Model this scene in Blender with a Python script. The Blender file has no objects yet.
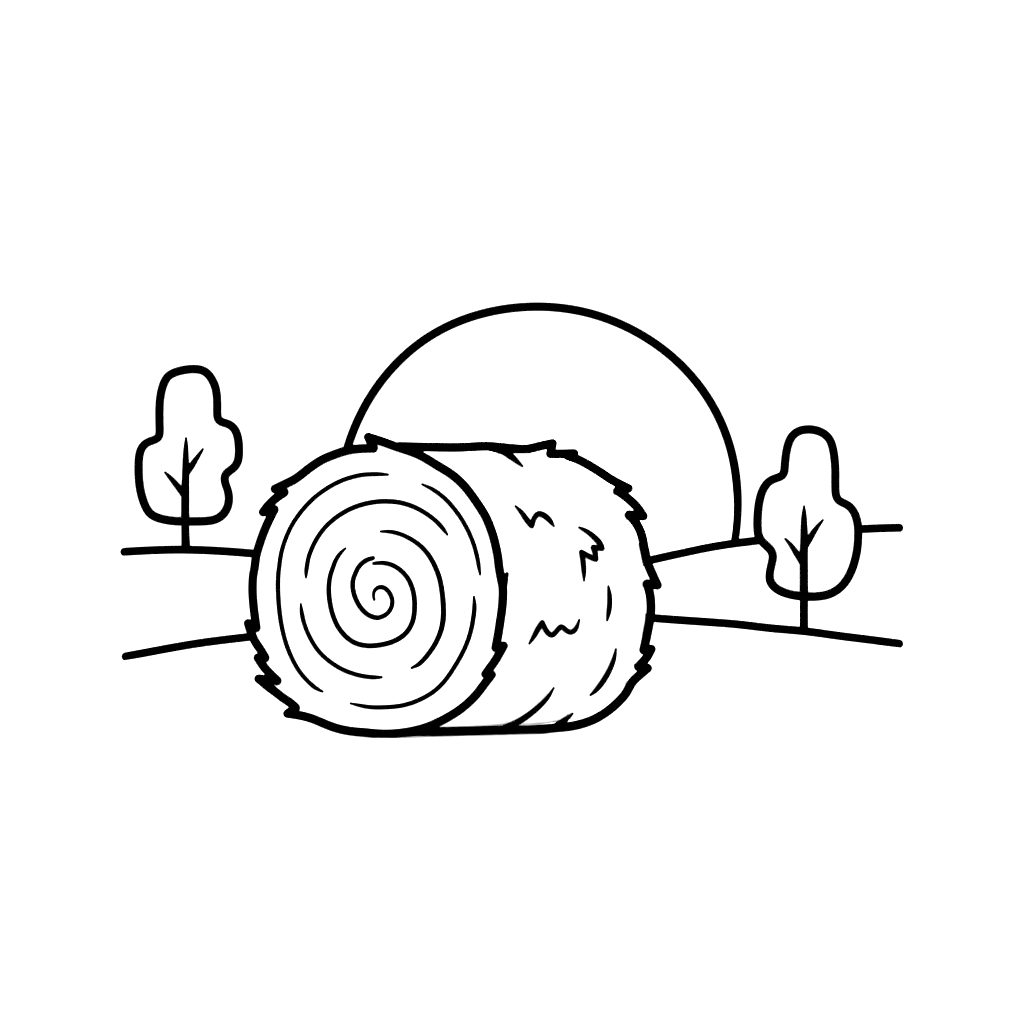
import bpy, bmesh, math
from mathutils import Vector, Matrix

scene = bpy.context.scene
col = scene.collection

# ------------------------------------------------------------------ camera figures
F = 11442.0          # focal length in picture units
EYE = 1.017          # eye height, metres
HOR = 540.0          # row of the horizon

def at(px, py, d):
    """the point a distance d in front of the viewer that is seen in column px, row py"""
    return Vector(((px - 512.0) / F * d, d, EYE - (py - HOR) / F * d))

# ------------------------------------------------------------------ materials
def material(name, c, rough=1.0, noise=0.0, scale=6.0):
    m = bpy.data.materials.new(name); m.use_nodes = True
    nt = m.node_tree; b = nt.nodes['Principled BSDF']
    b.inputs['Roughness'].default_value = rough
    b.inputs['Specular IOR Level'].default_value = 0.0
    b.inputs['Base Color'].default_value = (*c, 1)
    if noise:
        tc = nt.nodes.new('ShaderNodeTexCoord')
        n = nt.nodes.new('ShaderNodeTexNoise'); n.inputs['Scale'].default_value = scale
        r = nt.nodes.new('ShaderNodeValToRGB')
        r.color_ramp.elements[0].color = (*[max(0, v - noise) for v in c], 1)
        r.color_ramp.elements[1].color = (*c, 1)
        nt.links.new(tc.outputs['Object'], n.inputs['Vector'])
        nt.links.new(n.outputs['Fac'], r.inputs['Fac'])
        nt.links.new(r.outputs['Color'], b.inputs['Base Color'])
    return m

INK = material('black_ink', (0.0001, 0.0001, 0.0001), noise=0.00005)
PAPER = material('white_paper', (0.975, 0.975, 0.975), noise=0.01)
SNOW = material('white_ground', (0.975, 0.975, 0.975), noise=0.01, scale=0.5)
GLOW = bpy.data.materials.new('white_sun'); GLOW.use_nodes = True
_b = GLOW.node_tree.nodes['Principled BSDF']
_b.inputs['Base Color'].default_value = (0.9, 0.9, 0.9, 1)
_b.inputs['Specular IOR Level'].default_value = 0
_b.inputs['Emission Color'].default_value = (1, 1, 1, 1)
_b.inputs['Emission Strength'].default_value = 0.9

# ------------------------------------------------------------------ object helpers
def link(name, verts, faces, mat, parent=None, smooth=True):
    me = bpy.data.meshes.new(name)
    o = bpy.data.objects.new(name, me); col.objects.link(o)
    off = Vector((0, 0, 0))
    if parent is not None:
        o.parent = parent
        p = parent
        while p is not None:
            off += p.location; p = p.parent
    me.from_pydata([tuple(Vector(v) - off) for v in verts], [], faces)
    me.materials.append(mat)
    bm = bmesh.new(); bm.from_mesh(me)
    bmesh.ops.recalc_face_normals(bm, faces=bm.faces); bm.to_mesh(me); bm.free()
    if smooth:
        for p in me.polygons: p.use_smooth = True
    return o

def thing(name, loc, label, cat, group=None):
    o = bpy.data.objects.new(name, None); col.objects.link(o)
    o.empty_display_size = 0.2
    o.location = loc; o['label'] = label; o['category'] = cat
    if group: o['group'] = group
    return o

# ------------------------------------------------------------------ strokes
class C(tuple):          # a sharp turn of the pen
    pass
def c(*a): return C(a)

def crop(ox, oy, w, pts):
    s = 1024.0 / w; out = []
    for p in pts:
        q = (ox + p[0] / s, oy + p[1] / s) + tuple(p[2:])
        out.append(C(q) if isinstance(p, C) else q)
    return out

def dense(pts, r0, step=1.6, closed=False, steady=3):
    """Catmull-Rom through the points, broken at the sharp turns.
    returns a list of (x, y, r, corner)"""
    pts = list(pts)
    n = len(pts)
    R = [(p[2] if len(p) > 2 else None) for p in pts]
    known = [i for i in range(n) if R[i] is not None]
    for i in range(n):
        if R[i] is None:
            a = [k for k in known if k < i]; b = [k for k in known if k > i]
            if a and b:
                t = (i - a[-1]) / (b[0] - a[-1]); R[i] = R[a[-1]] * (1 - t) + R[b[0]] * t
            elif a: R[i] = R[a[-1]]
            elif b: R[i] = R[b[0]]
            else: R[i] = r0
    cor = [isinstance(p, C) for p in pts]
    P = [Vector((p[0], p[1], r)) for p, r in zip(pts, R)]
    segs = n if closed else n - 1
    out = []
    for i in range(segs):
        j = (i + 1) % n
        p1, p2 = P[i], P[j]
        if cor[i] or (i == 0 and not closed): p0 = p1 + (p1 - p2) * 0.5
        else: p0 = P[(i - 1) % n]
        if cor[j] or (j == n - 1 and not closed): p3 = p2 + (p2 - p1) * 0.5
        else: p3 = P[(j + 1) % n]
        def d(a, b): return max(((a.xy - b.xy).length) ** 0.5, 1e-3)
        t0 = 0; t1 = t0 + d(p0, p1); t2 = t1 + d(p1, p2); t3 = t2 + d(p2, p3)
        m = max(2, int((p2.xy - p1.xy).length / step))
        for k in range(m):
            t = t1 + (t2 - t1) * k / m
            A1 = p0 * ((t1 - t) / (t1 - t0)) + p1 * ((t - t0) / (t1 - t0))
            A2 = p1 * ((t2 - t) / (t2 - t1)) + p2 * ((t - t1) / (t2 - t1))
            A3 = p2 * ((t3 - t) / (t3 - t2)) + p3 * ((t - t2) / (t3 - t2))
            B1 = A1 * ((t2 - t) / (t2 - t0)) + A2 * ((t - t0) / (t2 - t0))
            B2 = A2 * ((t3 - t) / (t3 - t1)) + A3 * ((t - t1) / (t3 - t1))
            q = B1 * ((t2 - t) / (t2 - t1)) + B2 * ((t - t1) / (t2 - t1))
            out.append((q.x, q.y, max(q.z, 0.3), cor[i] and k == 0))
    if not closed:
        out.append((P[-1].x, P[-1].y, P[-1].z, False))
    return even(out, closed, steady)

def even(D, closed, passes, fat=0.55):
    """steady the hand between the sharp turns"""
    n = len(D)
    fixed = [q[3] for q in D]
    if not closed: fixed[0] = fixed[-1] = True
    P = [Vector(q[:3]) for q in D]
    for _ in range(passes):
        P = [P[i] if fixed[i] else (P[i - 1] + P[i] * 2 + P[(i + 1) % n]) / 4 for i in range(n)]
    return [(p.x, p.y, max(p.z + fat, 1.45), q[3]) for p, q in zip(P, D)]

def tube(W, closed=False, K=20):
    """W: list of (point, radius, corner). Pivoting rings at the corners, round ends."""
    n = len(W)
    view = Vector((0, 1, 0))
    def seg(i, j):
        v = (W[j][0] - W[i][0])
        return v.normalized() if v.length > 1e-9 else Vector((1, 0, 0))
    rings = []            # (centre, tangent, radius)
    for i in range(n):
        p, r, cr = W[i]
        if closed: tin, tout = seg((i - 1) % n, i), seg(i, (i + 1) % n)
        else:
            tin = seg(i - 1, i) if i > 0 else seg(0, 1)
            tout = seg(i, i + 1) if i < n - 1 else tin
        ang = tin.angle(tout, 0)
        if ang > 0.35:
            ax = tin.cross(tout)
            ax = ax.normalized() if ax.length > 1e-4 else view
            m = max(2, int(ang / 0.22))
            for k in range(m + 1):
                rings.append((p, Matrix.Rotation(ang * k / m, 3, ax) @ tin, r))
        else:
            rings.append((p, (tin + tout).normalized(), r))
    if not closed:
        p, t, r = rings[0]
        head = [(p - t * r * math.sin(a), t, r * math.cos(a)) for a in (1.45, 1.15, 0.8, 0.4)]
        p, t, r = rings[-1]
        tail = [(p + t * r * math.sin(a), t, r * math.cos(a)) for a in (0.4, 0.8, 1.15, 1.45)]
        rings = head + rings + tail
    V, Fc = [], []
    prev = None
    for (p, t, r) in rings:
        if prev is None:
            s = t.cross(view)
            if s.length < 0.1: s = t.cross(Vector((1, 0, 0)))
        else:
            s = prev - t * prev.dot(t)
            if s.length < 1e-4: s = t.cross(view)
        s.normalize(); prev = s
        u = t.cross(s)
        for k in range(K):
            a = 2 * math.pi * k / K
            V.append(p + (s * math.cos(a) + u * math.sin(a)) * r)
    m = len(rings)
    for i in range(m if closed else m - 1):
        j = (i + 1) % m
        off = 0
        if closed and j == 0:      # line the last ring up with the first
            off = min(range(K), key=lambda o: (V[i * K] - V[o]).length)
        for k in range(K):
            Fc.append((i * K + k, i * K + (k + 1) % K, j * K + (k + 1 + off) % K, j * K + (k + off) % K))
    if not closed:
        Fc.append(tuple(range(K))[::-1]); Fc.append(tuple(range((m - 1) * K, m * K)))
    return V, Fc

def line(name, pts, proj, parent, r0=4.1, closed=False, lift=0.0, steady=3):
    D = dense(pts, r0, closed=closed, steady=steady)
    W = []
    for (x, y, r, cr) in D:
        p = proj(x, y)
        d = p.y
        rr = r * d / F
        if lift:
            p = at(x, y, d - rr * lift)
        W.append((p, rr, cr))
    V, Fc = tube(W, closed)
    return link(name, V, Fc, INK, parent)

# ==================================================================== THE SETTING
BASE = -0.0220
g = link('ground', [(-1500, -300, BASE), (1500, -300, BASE), (1500, 1200, BASE), (-1500, 1200, BASE)],
         [(0, 1, 2, 3)], SNOW)
g['kind'] = 'structure'

def interp(xs, zs, x):
    if x <= xs[0]: return zs[0]
    if x >= xs[-1]: return zs[-1]
    for a in range(len(xs) - 1):
        if x <= xs[a + 1]:
            t = (x - xs[a]) / (xs[a + 1] - xs[a]); return zs[a] * (1 - t) + zs[a + 1] * t

def hill(pts, d, width, fade):
    D = dense(pts, 4.0, step=3)
    W = [at(x, y, d) for (x, y, r, q) in D]
    rr = 4.0 * d / F
    xs = [p.x for p in W]; zs = [p.z - rr * 1.05 for p in W]
    x0, x1 = xs[0] - fade, xs[-1] + fade
    nx, ny = 160, 60
    V, Fc = [], []
    for i in range(nx + 1):
        x = x0 + (x1 - x0) * i / nx
        z = interp(xs, zs, x)
        over = max(xs[0] - x, x - xs[-1], 0) / fade
        z = BASE - 0.1 + (z - BASE + 0.1) * (0.5 + 0.5 * math.cos(math.pi * over))
        for j in range(ny + 1):
            t = -1 + 2 * j / ny
            k = math.cos(t * math.pi / 2) ** 2
            V.append((x, d + t * width, BASE - 0.1 + (z - BASE + 0.1) * k))
    for i in range(nx):
        for j in range(ny):
            a = i * (ny + 1) + j
            Fc.append((a, a + ny + 1, a + ny + 2, a + 1))
    h = link('hill', V, Fc, SNOW)
    h['kind'] = 'structure'
    line('contour_line', pts, lambda x, y: at(x, y, d), h, r0=4.0, steady=30)
    return h

D_FRONT, D_LEFT, D_RIGHT = 95.0, 200.0, 230.0
front_pts = crop(100, 540, 170, [(155, 702), (300, 675), (450, 647), (600, 622), (750, 602), (920, 582)]) \
    + [(310, 628), (400, 619), (500, 614), (600, 615.5)] \
    + crop(640, 580, 140, [(100, 280), (200, 288), (400, 302), (600, 316), (700, 324)]) \
    + crop(740, 500, 170, [(200, 775), (380, 790), (600, 820), (800, 845), (958, 866)])
left_pts = crop(100, 540, 170, [(148, 72), (250, 66), (400, 60), (500, 59), (640, 63), (780, 71), (925, 83), (1100, 103)])
right_pts = [(600, 573)] + crop(630, 480, 140, [(120, 595), (250, 565), (400, 532), (550, 500), (700, 474), (800, 460), (930, 445)]) \
    + [(790, 535), (830, 531)] + crop(740, 420, 170, [(735, 658), (850, 653), (958, 650)])
hill(front_pts, D_FRONT, 14, 6)
hill(left_pts, D_LEFT, 30, 12)
hill(right_pts, D_RIGHT, 28, 14)

# ==================================================================== THE SUN
DS = 1500.0
# the hand-drawn ring: angle from the right, radius
SUN_R = [(-15, 198.4), (-8, 198), (0, 198.2), (7, 199.3), (25, 201.3), (44, 201.5), (60, 200.7), (74, 200.9), (90, 200.9), (104, 201.8),
         (117, 203.4), (130, 203.3), (148, 201.6), (160, 200.7), (180, 200), (270, 199), (345, 198.4)]
def interp(xs, zs, x):
    if x <= xs[0]: return zs[0]
    if x >= xs[-1]: return zs[-1]
    for a in range(len(xs) - 1):
        if x <= xs[a + 1]:
            t = (x - xs[a]) / (xs[a + 1] - xs[a]); return zs[a] * (1 - t) + zs[a + 1] * t
sun_pts = []
for k in range(180):
    a = -15 + 2 * k
    rr = sum(interp([q[0] for q in SUN_R], [q[1] for q in SUN_R], a + e) for e in (-8, -4, 0, 4, 8)) / 5
    sun_pts.append((539 + rr * math.cos(math.radians(a)), 507.7 - rr * math.sin(math.radians(a))))
sc = at(539, 507.5, DS); SR = 194.5 * DS / F
sun = thing('sun', sc, 'huge round white sun with a black outline setting behind the bale and hills', 'sun')
V, Fc = [], []
NU, NV = 96, 48
for i in range(NV + 1):
    th = math.pi * i / NV
    for j in range(NU):
        ph = 2 * math.pi * j / NU
        V.append(sc + Vector((math.sin(th) * math.cos(ph), math.sin(th) * math.sin(ph), math.cos(th))) * SR)
for i in range(NV):
    for j in range(NU):
        Fc.append((i * NU + j, i * NU + (j + 1) % NU, (i + 1) * NU + (j + 1) % NU, (i + 1) * NU + j))
link('disc', V, Fc, GLOW, sun)
line('outline', sun_pts, lambda x, y: at(x, y, DS), sun, r0=4.0, closed=True, steady=10)

# ==================================================================== THE TREES
def inset(poly, q):
    n = len(poly); out = []
    area = sum(poly[i].x * poly[(i + 1) % n].y - poly[(i + 1) % n].x * poly[i].y for i in range(n))
    sg = 1 if area > 0 else -1
    for i in range(n):
        t = (poly[(i + 2) % n] - poly[i - 2]).normalized()
        out.append(poly[i] + Vector((-t.y, t.x)) * q * sg)
    return out

def tree(crown_pts, centre, trunk, branches, d, deep, label):
    root_p = at(trunk[-1][0], trunk[-1][1], d)
    t = thing('tree', root_p, label, 'tree', 'trees standing on the hills')
    D = dense(crown_pts, 4.1, closed=True)
    poly = inset([Vector((a[0], a[1])) for a in D], 4.0)
    cc = Vector(centre)
    n = len(poly)
    angs = [math.atan2((p - cc).y, (p - cc).x) for p in poly]
    def radius(v):
        a = math.atan2(v.y, v.x)
        best = None
        for i in range(n):
            p, q = poly[i] - cc, poly[(i + 1) % n] - cc
            e = q - p
            den = v.x * e.y - v.y * e.x
            if abs(den) < 1e-9: continue
            u = (p.x * e.y - p.y * e.x) / den          # cc + v*u hits the edge
            w = (p.x * v.y - p.y * v.x) / den
            if u > 0 and -1e-6 <= w <= 1 + 1e-6:
                best = u if best is None else min(best, u)
        return best if best else 1.0
    def bulge(x, y):
        v = Vector((x, y)) - cc
        if v.length < 0.5: return deep
        s = 1.0 / radius(v)
        return deep * math.sqrt(max(0.0, 1 - s ** 2.4)) if s < 1 else 0.0
    V, Fc = [], []
    steps = [1.0, 0.985, 0.95, 0.9, 0.83, 0.74, 0.62, 0.48, 0.32, 0.15]
    sides = [(s, -1) for s in steps[::-1]] + [(s, 1) for s in steps[1:]]
    for s, sd in sides:
        dz = deep * math.sqrt(max(0.0, 1 - s ** 2.4)) * sd
        for p in poly:
            q = cc + (p - cc) * s
            V.append(at(q.x, q.y, d + dz))
    m = len(sides)
    for i in range(m - 1):
        for k in range(n):
            Fc.append((i * n + k, i * n + (k + 1) % n, (i + 1) * n + (k + 1) % n, (i + 1) * n + k))
    V.append(at(cc.x, cc.y, d - deep)); V.append(at(cc.x, cc.y, d + deep))
    for k in range(n):
        Fc.append((k, (k + 1) % n, len(V) - 2)); Fc.append(((m - 1) * n + k, (m - 1) * n + (k + 1) % n, len(V) - 1))
    cr = link('crown', V, Fc, PAPER, t)
    line('outline', crown_pts, lambda x, y: at(x, y, d), cr, closed=True)
    pj = lambda x, y: at(x, y, d - bulge(x, y))
    tk = line('trunk', trunk, pj, t, r0=3.7, lift=0.8)
    for b in branches:
        line('branch', b, pj, tk, r0=3, lift=0.8)
    return t

lt_crown = crop(120, 360, 140, [(535, 67), (590, 72), (635, 95), (670, 140), (695, 195), (707, 260), (710, 330), (710, 400), (718, 440),
                                (745, 457), (790, 468), (833, 500), (858, 555), (868, 620), (869, 690), (860, 745), (833, 787),
                                (798, 812), (770, 838), (762, 868)]) \
    + crop(120, 450, 140, [(772, 255), (790, 305), (796, 360), (785, 420), (752, 473), (700, 507), (640, 519), (560, 522), (480, 522),
                           (400, 520), (320, 508), (260, 490), (222, 467), (190, 420), (165, 355), (147, 280), (138, 190), (137, 110)]) \
    + crop(120, 360, 140, [(140, 712), (152, 660), (178, 620), (215, 598), (262, 582), (286, 565), (291, 535), (290, 450), (290, 350), (295, 280),
                           (307, 215), (325, 162), (352, 120), (395, 94), (460, 75)])
tree(lt_crown, (188, 455),
     crop(120, 360, 140, [(483, 572, 0.8), (483, 620, 1.9), (481, 700, 2.7), (481, 760, 3.1), (481, 830, 3.4), (479, 920, 3.6), (478, 1000, 3.8)])
     + crop(120, 450, 140, [(477, 450, 3.8), (478, 600, 3.8), (480, 670, 4.0), (482, 725, 4.4)]),
     [crop(120, 360, 140, [(484, 825, 3.3), (520, 778, 3.0), (565, 712, 2.1), (606, 652, 0.9)]),
      crop(120, 360, 140, [(475, 990, 3.4), (425, 928, 2.9), (372, 865, 2.1), (330, 822, 0.9)])],
     D_LEFT, 0.42, 'small black-outlined white tree on the far hill left of the bale')

rt_crown = crop(740, 420, 170, [(412, 57), (460, 63), (510, 86), (542, 122), (559, 175), (569, 240), (573, 310), (573, 400), (576, 450), (590, 484),
                                (620, 500), (660, 522), (688, 560), (705, 610), (711, 660)]) \
    + crop(740, 500, 170, [(711, 230), (705, 300), (690, 370), (665, 440), (627, 503), (580, 546), (520, 573), (450, 582), (385, 581), (320, 573),
                           (257, 555), (207, 525), (182, 490), (179, 450), (188, 400), (199, 345), (193, 312), (168, 283), (135, 253), (113, 218),
                           (106, 160)]) \
    + crop(740, 420, 170, [(107, 580), (113, 515), (127, 450), (147, 405), (177, 370), (215, 352), (252, 339), (266, 318), (271, 270), (279, 200),
                           (293, 140), (316, 96), (355, 67)])
tree(rt_crown, (807, 510),
     crop(740, 420, 170, [(386, 520, 0.8), (386, 570, 2.3), (386, 640, 3.1), (387, 720, 3.6), (385, 820, 3.8), (385, 900, 3.9)])
     + crop(740, 500, 170, [(385, 540, 3.9), (385, 700, 3.9), (385, 785, 4.0)]),
     [crop(740, 420, 170, [(390, 760, 3.4), (425, 705, 3.0), (462, 648, 2.1), (499, 603, 0.9)]),
      crop(740, 420, 170, [(380, 862, 3.3), (342, 805, 2.8), (306, 752, 2.0), (273, 716, 0.9)])],
     D_FRONT, 0.2, 'small black-outlined white tree on the near hill slope right of the bale')

# ==================================================================== THE HAY BALE
TH = math.radians(30.1)
AX = Vector((math.sin(TH), math.cos(TH), 0))             # along the roll, away from the viewer
SD = Vector((math.cos(TH), -math.sin(TH), 0))
FC = at(378, 589.5, 60.0)
RAD = 144.5 * 60.0 / F
LEN = 1.582
BC = FC + AX * LEN
EYEP = Vector((0, 0, EYE))
XB = 512 + BC.x / BC.y * F

def ray(px, py): return (at(px, py, 1.0) - EYEP)
def on_plane(px, py, p0, n):
    v = ray(px, py)
    return EYEP + v * ((p0 - EYEP).dot(n) / v.dot(n))
def on_face(px, py): return on_plane(px, py, FC, AX)
def on_back(px, py): return on_plane(px, py, BC, AX)
def on_spine(px, py): return on_plane(px, py, FC, SD)
def on_outline(px, py): return on_spine(px, py) if px < XB else on_back(px, py)
bale = thing('hay_bale', Vector(((FC.x + BC.x) / 2, (FC.y + BC.y) / 2, BASE)),
             'large round white hay bale with shaggy black outline and a spiral on its end', 'hay bale')

rim_pts = crop(360, 430, 140, [c(60, 52)]) \
    + crop(240, 430, 140, [c(978, 133), (940, 134), (860, 137), (780, 150), (700, 176), (600, 218), (510, 277), (430, 340), (390, 366), (330, 395),
                           c(256, 431), c(325, 455), (260, 500), (210, 548), c(170, 600), c(252, 582), (215, 655), (177, 740), (142, 840),
                           (119, 920), (107, 1010)]) \
    + crop(240, 560, 140, [(97, 110), (92, 200), (94, 270), (101, 350), (111, 430), c(120, 495), c(60, 464), (82, 533), (112, 600), (150, 655),
                           c(185, 715), c(131, 715), (172, 778), (220, 832), c(274, 883), c(137, 869), (200, 922), (275, 978)]) \
    + crop(240, 620, 130, [(330, 608), (400, 655), c(440, 692), c(375, 737), (450, 748), (540, 768), (620, 798), (700, 832), (780, 858), (880, 877), (1000, 887)]) \
    + crop(360, 620, 160, [(80, 725), (160, 729), (250, 724), (340, 710), (430, 685), (520, 645), (600, 600), (660, 558), (735, 488), (800, 405),
                           c(842, 350), c(804, 345), (870, 252), c(919, 165), c(869, 177), (885, 90)]) \
    + crop(480, 560, 140, [(148, 450), (161, 360), (168, 270), (168, 205), (158, 150), (146, 90), (138, 40)]) \
    + crop(480, 430, 140, [(133, 940), (120, 870), (95, 770), (52, 655)]) \
    + crop(360, 430, 140, [(906, 610), (830, 495), (760, 405), (680, 332), (550, 250), (450, 190), (380, 160), (260, 120), (150, 80)])

out_pts = crop(360, 430, 140, [(285, 120), (450, 124), (600, 127), (740, 127), (850, 121)]) \
    + crop(480, 430, 140, [(60, 119), (150, 126), (250, 136), (345, 139), (430, 120), c(530, 98), c(515, 174), (600, 174), c(688, 172), c(640, 187), (720, 217),
                           (800, 260), (900, 322)]) \
    + crop(560, 430, 140, [(350, 347), (420, 387), c(500, 427), c(420, 444), (490, 495), (560, 560), c(609, 630), c(506, 620), (562, 690), (598, 770), (614, 850), (632, 940)]) \
    + crop(560, 560, 140, [(640, 20), (667, 85), c(712, 184), c(637, 174), (656, 240), (665, 320), (663, 400), (650, 480), (632, 570), c(612, 658), c(667, 652), (635, 712),
                           c(574, 780), c(640, 792), (580, 843), (527, 895)]) \
    + crop(560, 640, 140, [(482, 390), (420, 460), (335, 530), (250, 580), (170, 610), (80, 631)]) \
    + crop(480, 640, 140, [(550, 643), (400, 655), (250, 658), (100, 658)]) \
    + crop(360, 620, 160, [(800, 706), (600, 712), (450, 713), (350, 714), (270, 721)])

# rolled body: lofted from the shape of the near rim to the shape of the far rim
NA = 180
def section(pts3, centre, gap, lo=-181, hi=181):
    best = [RAD] * NA
    seen = [[] for _ in range(NA)]
    for p in pts3:
        q = p - centre
        a = math.degrees(math.atan2(q.z, q.dot(SD)))
        if lo <= a <= hi:
            seen[int(round(a / 360 * NA)) % NA].append(math.hypot(q.z, q.dot(SD)))
    for k in range(NA):
        near = [v for j in (-2, -1, 0, 1, 2) for v in seen[(k + j) % NA]]
        if near: best[k] = min(near)
    for _ in range(3):
        best = [(best[k - 1] + 2 * best[k] + best[(k + 1) % NA]) / 4 for k in range(NA)]
    sn = [math.sin(2 * math.pi * k / NA) for k in range(NA)]
    return [v - gap - (0.006 * u ** 6 if u > 0 else (0.0265 - gap) * u ** 6) for u, v in zip(sn, best)]
sf = section([on_face(q[0], q[1]) for q in dense(rim_pts, 4.1, closed=True)], FC, 0.034)
sb = section([on_back(q[0], q[1]) for q in dense(out_pts, 4.1) if q[0] > XB], BC, 0.0245, -88, 88)
V, Fc = [], []
prof = [0.02 + (LEN - 0.022) * k / 28 for k in range(29)]
for s in prof:
    t = s / LEN
    for k in range(NA):
        a = 2 * math.pi * k / NA
        r = sf[k] * (1 - t) + sb[k] * t
        V.append(FC + AX * s + (SD * math.cos(a) + Vector((0, 0, 1)) * math.sin(a)) * r)
for i in range(len(prof) - 1):
    for k in range(NA):
        Fc.append((i * NA + k, i * NA + (k + 1) % NA, (i + 1) * NA + (k + 1) % NA, (i + 1) * NA + k))
Fc.append(tuple(range(NA))[::-1]); Fc.append(tuple(range((len(prof) - 1) * NA, len(prof) * NA)))
body = link('body', V, Fc, PAPER, bale)
body.data.set_sharp_from_angle(angle=math.radians(40))

# the flat end with its shaggy edge: a slab cut to the outline
D = dense(rim_pts, 4.1, step=2.0, closed=True)
fp = [on_face(a[0], a[1]) for a in D]
bm = bmesh.new()
vs = [bm.verts.new(p - AX * 0.0) for p in fp]
es = [bm.edges.new((vs[i], vs[(i + 1) % len(vs)])) for i in range(len(vs))]
res = bmesh.ops.triangle_fill(bm, edges=es, use_beauty=True)
fcs = [x for x in res['geom'] if isinstance(x, bmesh.types.BMFace)]
ext = bmesh.ops.extrude_face_region(bm, geom=fcs)
bmesh.ops.translate(bm, verts=[x for x in ext['geom'] if isinstance(x, bmesh.types.BMVert)], vec=AX * 0.04)
bm.verts.index_update()
V = [v.co.copy() for v in bm.verts]; Fc = [tuple(v.index for v in f.verts) for f in bm.faces]
bm.free()
face = link('end_face', V, Fc, PAPER, bale, smooth=False)
line('outline', rim_pts, on_face, face, r0=4.2, closed=True, lift=0.3)
line('straw_tuft', crop(480, 560, 140, [(168, 230, 3.6), (178, 170, 3.2), (188, 125, 2.6), (197, 102, 1.7)]), on_face, face, lift=0.3)

coils = [
    crop(360, 430, 140, [(205, 326, 0.9), (150, 323, 1.8), (80, 323, 1.9)])
    + crop(240, 430, 140, [(900, 327, 2.0), (830, 341), (740, 371), (640, 424), (540, 498), (450, 593), (380, 695), (332, 800), (302, 900), (287, 1000, 2.1)])
    + crop(240, 560, 140, [(281, 100), (278, 190, 2.2), (284, 320), (301, 460), (331, 590), (372, 700), (430, 808), (500, 890), (555, 937, 1.9), (604, 962, 0.9)]),
    crop(240, 560, 140, [(483, 128, 0.9), (485, 80, 2.0), (495, 15, 2.1)])
    + crop(240, 430, 140, [(505, 920), (552, 812), (622, 712), (710, 634), (800, 580), (900, 543), (1000, 524, 2.2)])
    + crop(360, 430, 140, [(180, 521, 2.2), (280, 528), (380, 556), (475, 605), (555, 665), (608, 722, 2.0), (639, 765, 0.9)]),
    crop(360, 430, 140, [(455, 397, 0.9), (530, 433, 1.8), (620, 500, 2.0), (710, 603), (780, 715), (830, 830), (860, 940, 2.0)])
    + crop(360, 560, 140, [(870, 50, 1.8), (879, 106, 0.9)]),
    crop(360, 430, 140, [(152, 742, 0.9), (220, 743, 1.8), (300, 763), (390, 808), (460, 864), (522, 945, 2.3)])
    + crop(360, 560, 140, [(578, 120), (599, 220), (610, 330), (610, 420, 2.6), (594, 510), (552, 610), (490, 700, 2.3), (430, 763, 2.0), (378, 789, 1.0)]),
    crop(360, 560, 140, [(833, 268, 0.9), (838, 330, 2.0), (830, 420, 2.2), (805, 540), (764, 650), (692, 780), (618, 886)])
    + crop(360, 620, 160, [(470, 459), (370, 515), (270, 547), (160, 558, 2.0)])
    + crop(240, 620, 130, [(1024, 686, 1.9), (940, 672, 1.6), (872, 657, 0.7)]),
    crop(240, 560, 140, [(445, 322, 0.9), (452, 385, 2.0), (475, 480), (520, 582), (580, 672), (660, 745), (760, 805), (870, 843), (960, 857, 2.0)])
    + crop(360, 560, 140, [(120, 858, 1.8), (158, 857, 1.0)]),
    crop(240, 430, 140, [(771, 866, 0.9), (730, 905, 1.8), (695, 963, 2.1)])
    + crop(240, 560, 140, [(682, 50, 2.2), (660, 115), (650, 200, 2.3), (655, 290), (677, 395), (717, 488), (780, 565), (850, 610), (930, 627, 2.3)])
    + crop(360, 560, 140, [(90, 627), (180, 615), (270, 583), (340, 530), (385, 450), (400, 350, 2.4), (392, 240), (357, 145), (300, 77), (230, 34), (160, 20, 2.0), (100, 25, 1.4)]),
    crop(240, 430, 140, [(973, 936, 1.9), (920, 953, 2.2), (868, 1000, 2.2)])
    + crop(240, 560, 140, [(850, 85), (828, 140), (825, 200, 2.3), (845, 280), (890, 358), (945, 406), (1000, 423, 2.2)])
    + crop(360, 560, 140, [(135, 422, 2.1), (190, 400), (228, 352), (238, 300, 2.1), (217, 240), (180, 203), (145, 196, 2.0), (112, 213), (97, 248), (104, 289, 1.2)]),
]
for p in coils:
    line('coil_line', p, on_face, face, r0=2.1, lift=0.3)

line('outline', out_pts, on_outline, body, r0=4.3, lift=0.0)
# the far rim goes on round the hidden side of the roll
W = []
for k in range(41):
    a = math.radians(116 + 140 * k / 40)
    W.append((BC + (SD * math.cos(a) + Vector((0, 0, 1)) * math.sin(a)) * RAD, 4.4 * BC.y / F, False))
V, Fc = tube(W); link('outline', V, Fc, INK, body)

from mathutils.bvhtree import BVHTree
_v = []
for v in body.data.vertices:                      # a skin half a straw thickness outside the body
    q = v.co + bale.location; d = q - FC; d -= AX * d.dot(AX)
    _v.append(q + d.normalized() * 0.014 if d.length > 0.1 else q)
skin = BVHTree.FromPolygons(_v, [tuple(p.vertices) for p in body.data.polygons])
def on_side(px, py):
    for k in range(60):
        q = py + (k if py < 588 else -k) * 0.25
        hit = skin.ray_cast(EYEP, ray(px, q).normalized())[0]
        if hit is not None and (hit - FC).dot(AX) < LEN - 0.02:
            return at(px, py, hit.y)
    return on_outline(px, py)

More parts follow.
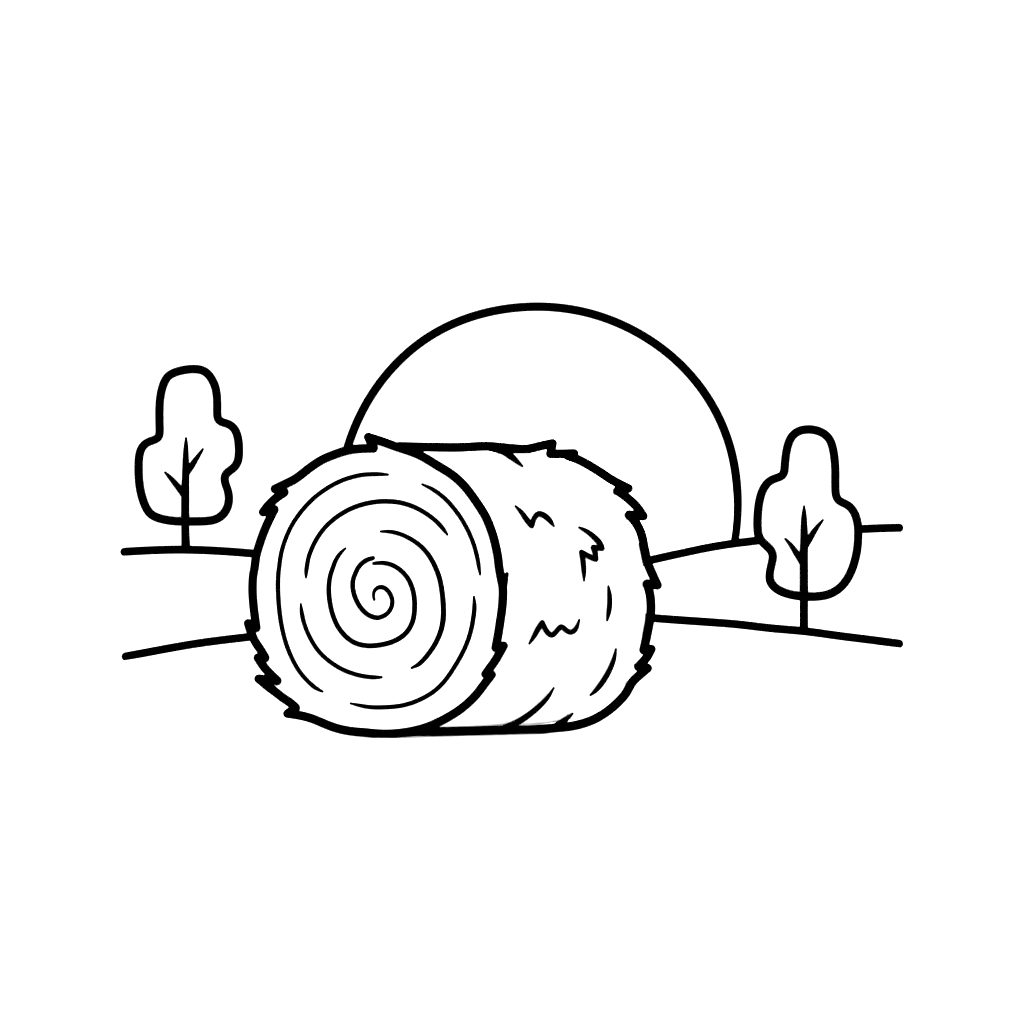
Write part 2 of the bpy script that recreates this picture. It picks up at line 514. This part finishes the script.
marks = [
    crop(480, 430, 140, [(60, 126, 3.2), (150, 148, 3.5), (215, 184, 3.4), (268, 226, 2.2), (311, 264, 0.7)]),
    crop(480, 430, 140, [(260, 557, 0.8), (300, 595, 1.9), (345, 660, 2.6), c(379, 699, 2.5), (398, 640, 2.3), (427, 607, 2.5), (470, 623, 2.6), (512, 660, 2.4), (540, 702, 0.9)]),
    crop(480, 430, 140, [(726, 712, 0.9), (780, 738, 1.9), (845, 790, 2.5), (885, 838, 2.6), c(893, 866, 2.5), c(829, 858, 2.4), (846, 905, 2.4), c(848, 946, 2.4), (800, 925, 2.4),
                         c(743, 892, 2.3), (755, 960, 2.4)])
    + crop(480, 560, 140, [(760, 60, 2.4), (762, 110, 1.7), (761, 150, 0.7)]),
    crop(480, 560, 140, [(939, 192, 0.8), (947, 240, 1.9), (950, 310, 2.3), (943, 380, 2.2), (930, 442, 0.9)]),
    crop(480, 560, 140, [(361, 611, 0.9), (395, 560, 2.1), (430, 495, 2.5), c(456, 457, 2.3), (487, 520, 2.4), (525, 554, 2.4), (562, 520, 2.3), (596, 483, 2.3), (632, 517, 2.3),
                         (668, 532, 2.4), (702, 505, 2.2), (726, 438, 0.9)]),
    crop(480, 560, 140, [(994, 652, 0.8), (983, 715, 1.9), (947, 808, 2.4), (892, 900, 2.5), (845, 958, 1.9), (808, 988, 0.9)]),
    crop(480, 640, 140, [(539, 352, 0.7), (500, 415, 1.8), (430, 490, 2.4), (350, 553, 2.8), (270, 603, 3.0), (190, 638, 3.0)]),
    crop(480, 640, 140, [(676, 539, 0.7), (640, 572, 2.0), (600, 603, 3.0), (550, 633, 3.0)]),
]
for p in marks:
    line('straw_mark', p, on_side, body, r0=2.3, lift=0.3)

# ==================================================================== LIGHT
w = bpy.data.worlds.new("World"); scene.world = w; w.use_nodes = True
bg = w.node_tree.nodes['Background']
bg.inputs['Color'].default_value = (1, 1, 1, 1)
bg.inputs['Strength'].default_value = 0.985
L = bpy.data.lights.new('front_fill_lamp', 'SUN'); L.energy = 2.4; L.angle = math.radians(12)  # added fill from behind the viewer to whiten fronts, not the visible sun
L.color = (1.0, 1.0, 1.0)
lo = bpy.data.objects.new('front_fill_lamp', L); col.objects.link(lo)
lo.rotation_euler = (math.radians(66), 0, math.radians(8))

cam = bpy.data.cameras.new('camera'); co = bpy.data.objects.new('camera', cam); col.objects.link(co)
co.location = (0, 0, EYE); co.rotation_euler = (math.radians(90), 0, 0)
cam.sensor_width = 36; cam.lens = F / 1024 * 36
cam.shift_y = (HOR - 512) / 1024
cam.clip_start = 0.5; cam.clip_end = 4000
scene.camera = co
scene.cycles.diffuse_bounces = 12
scene.cycles.max_bounces = 16
scene.render.resolution_x = 1024; scene.render.resolution_y = 1024
scene.view_settings.view_transform = 'Standard'
scene.view_settings.look = 'None'
scene.view_settings.exposure = 1.1
scene.view_settings.gamma = 1
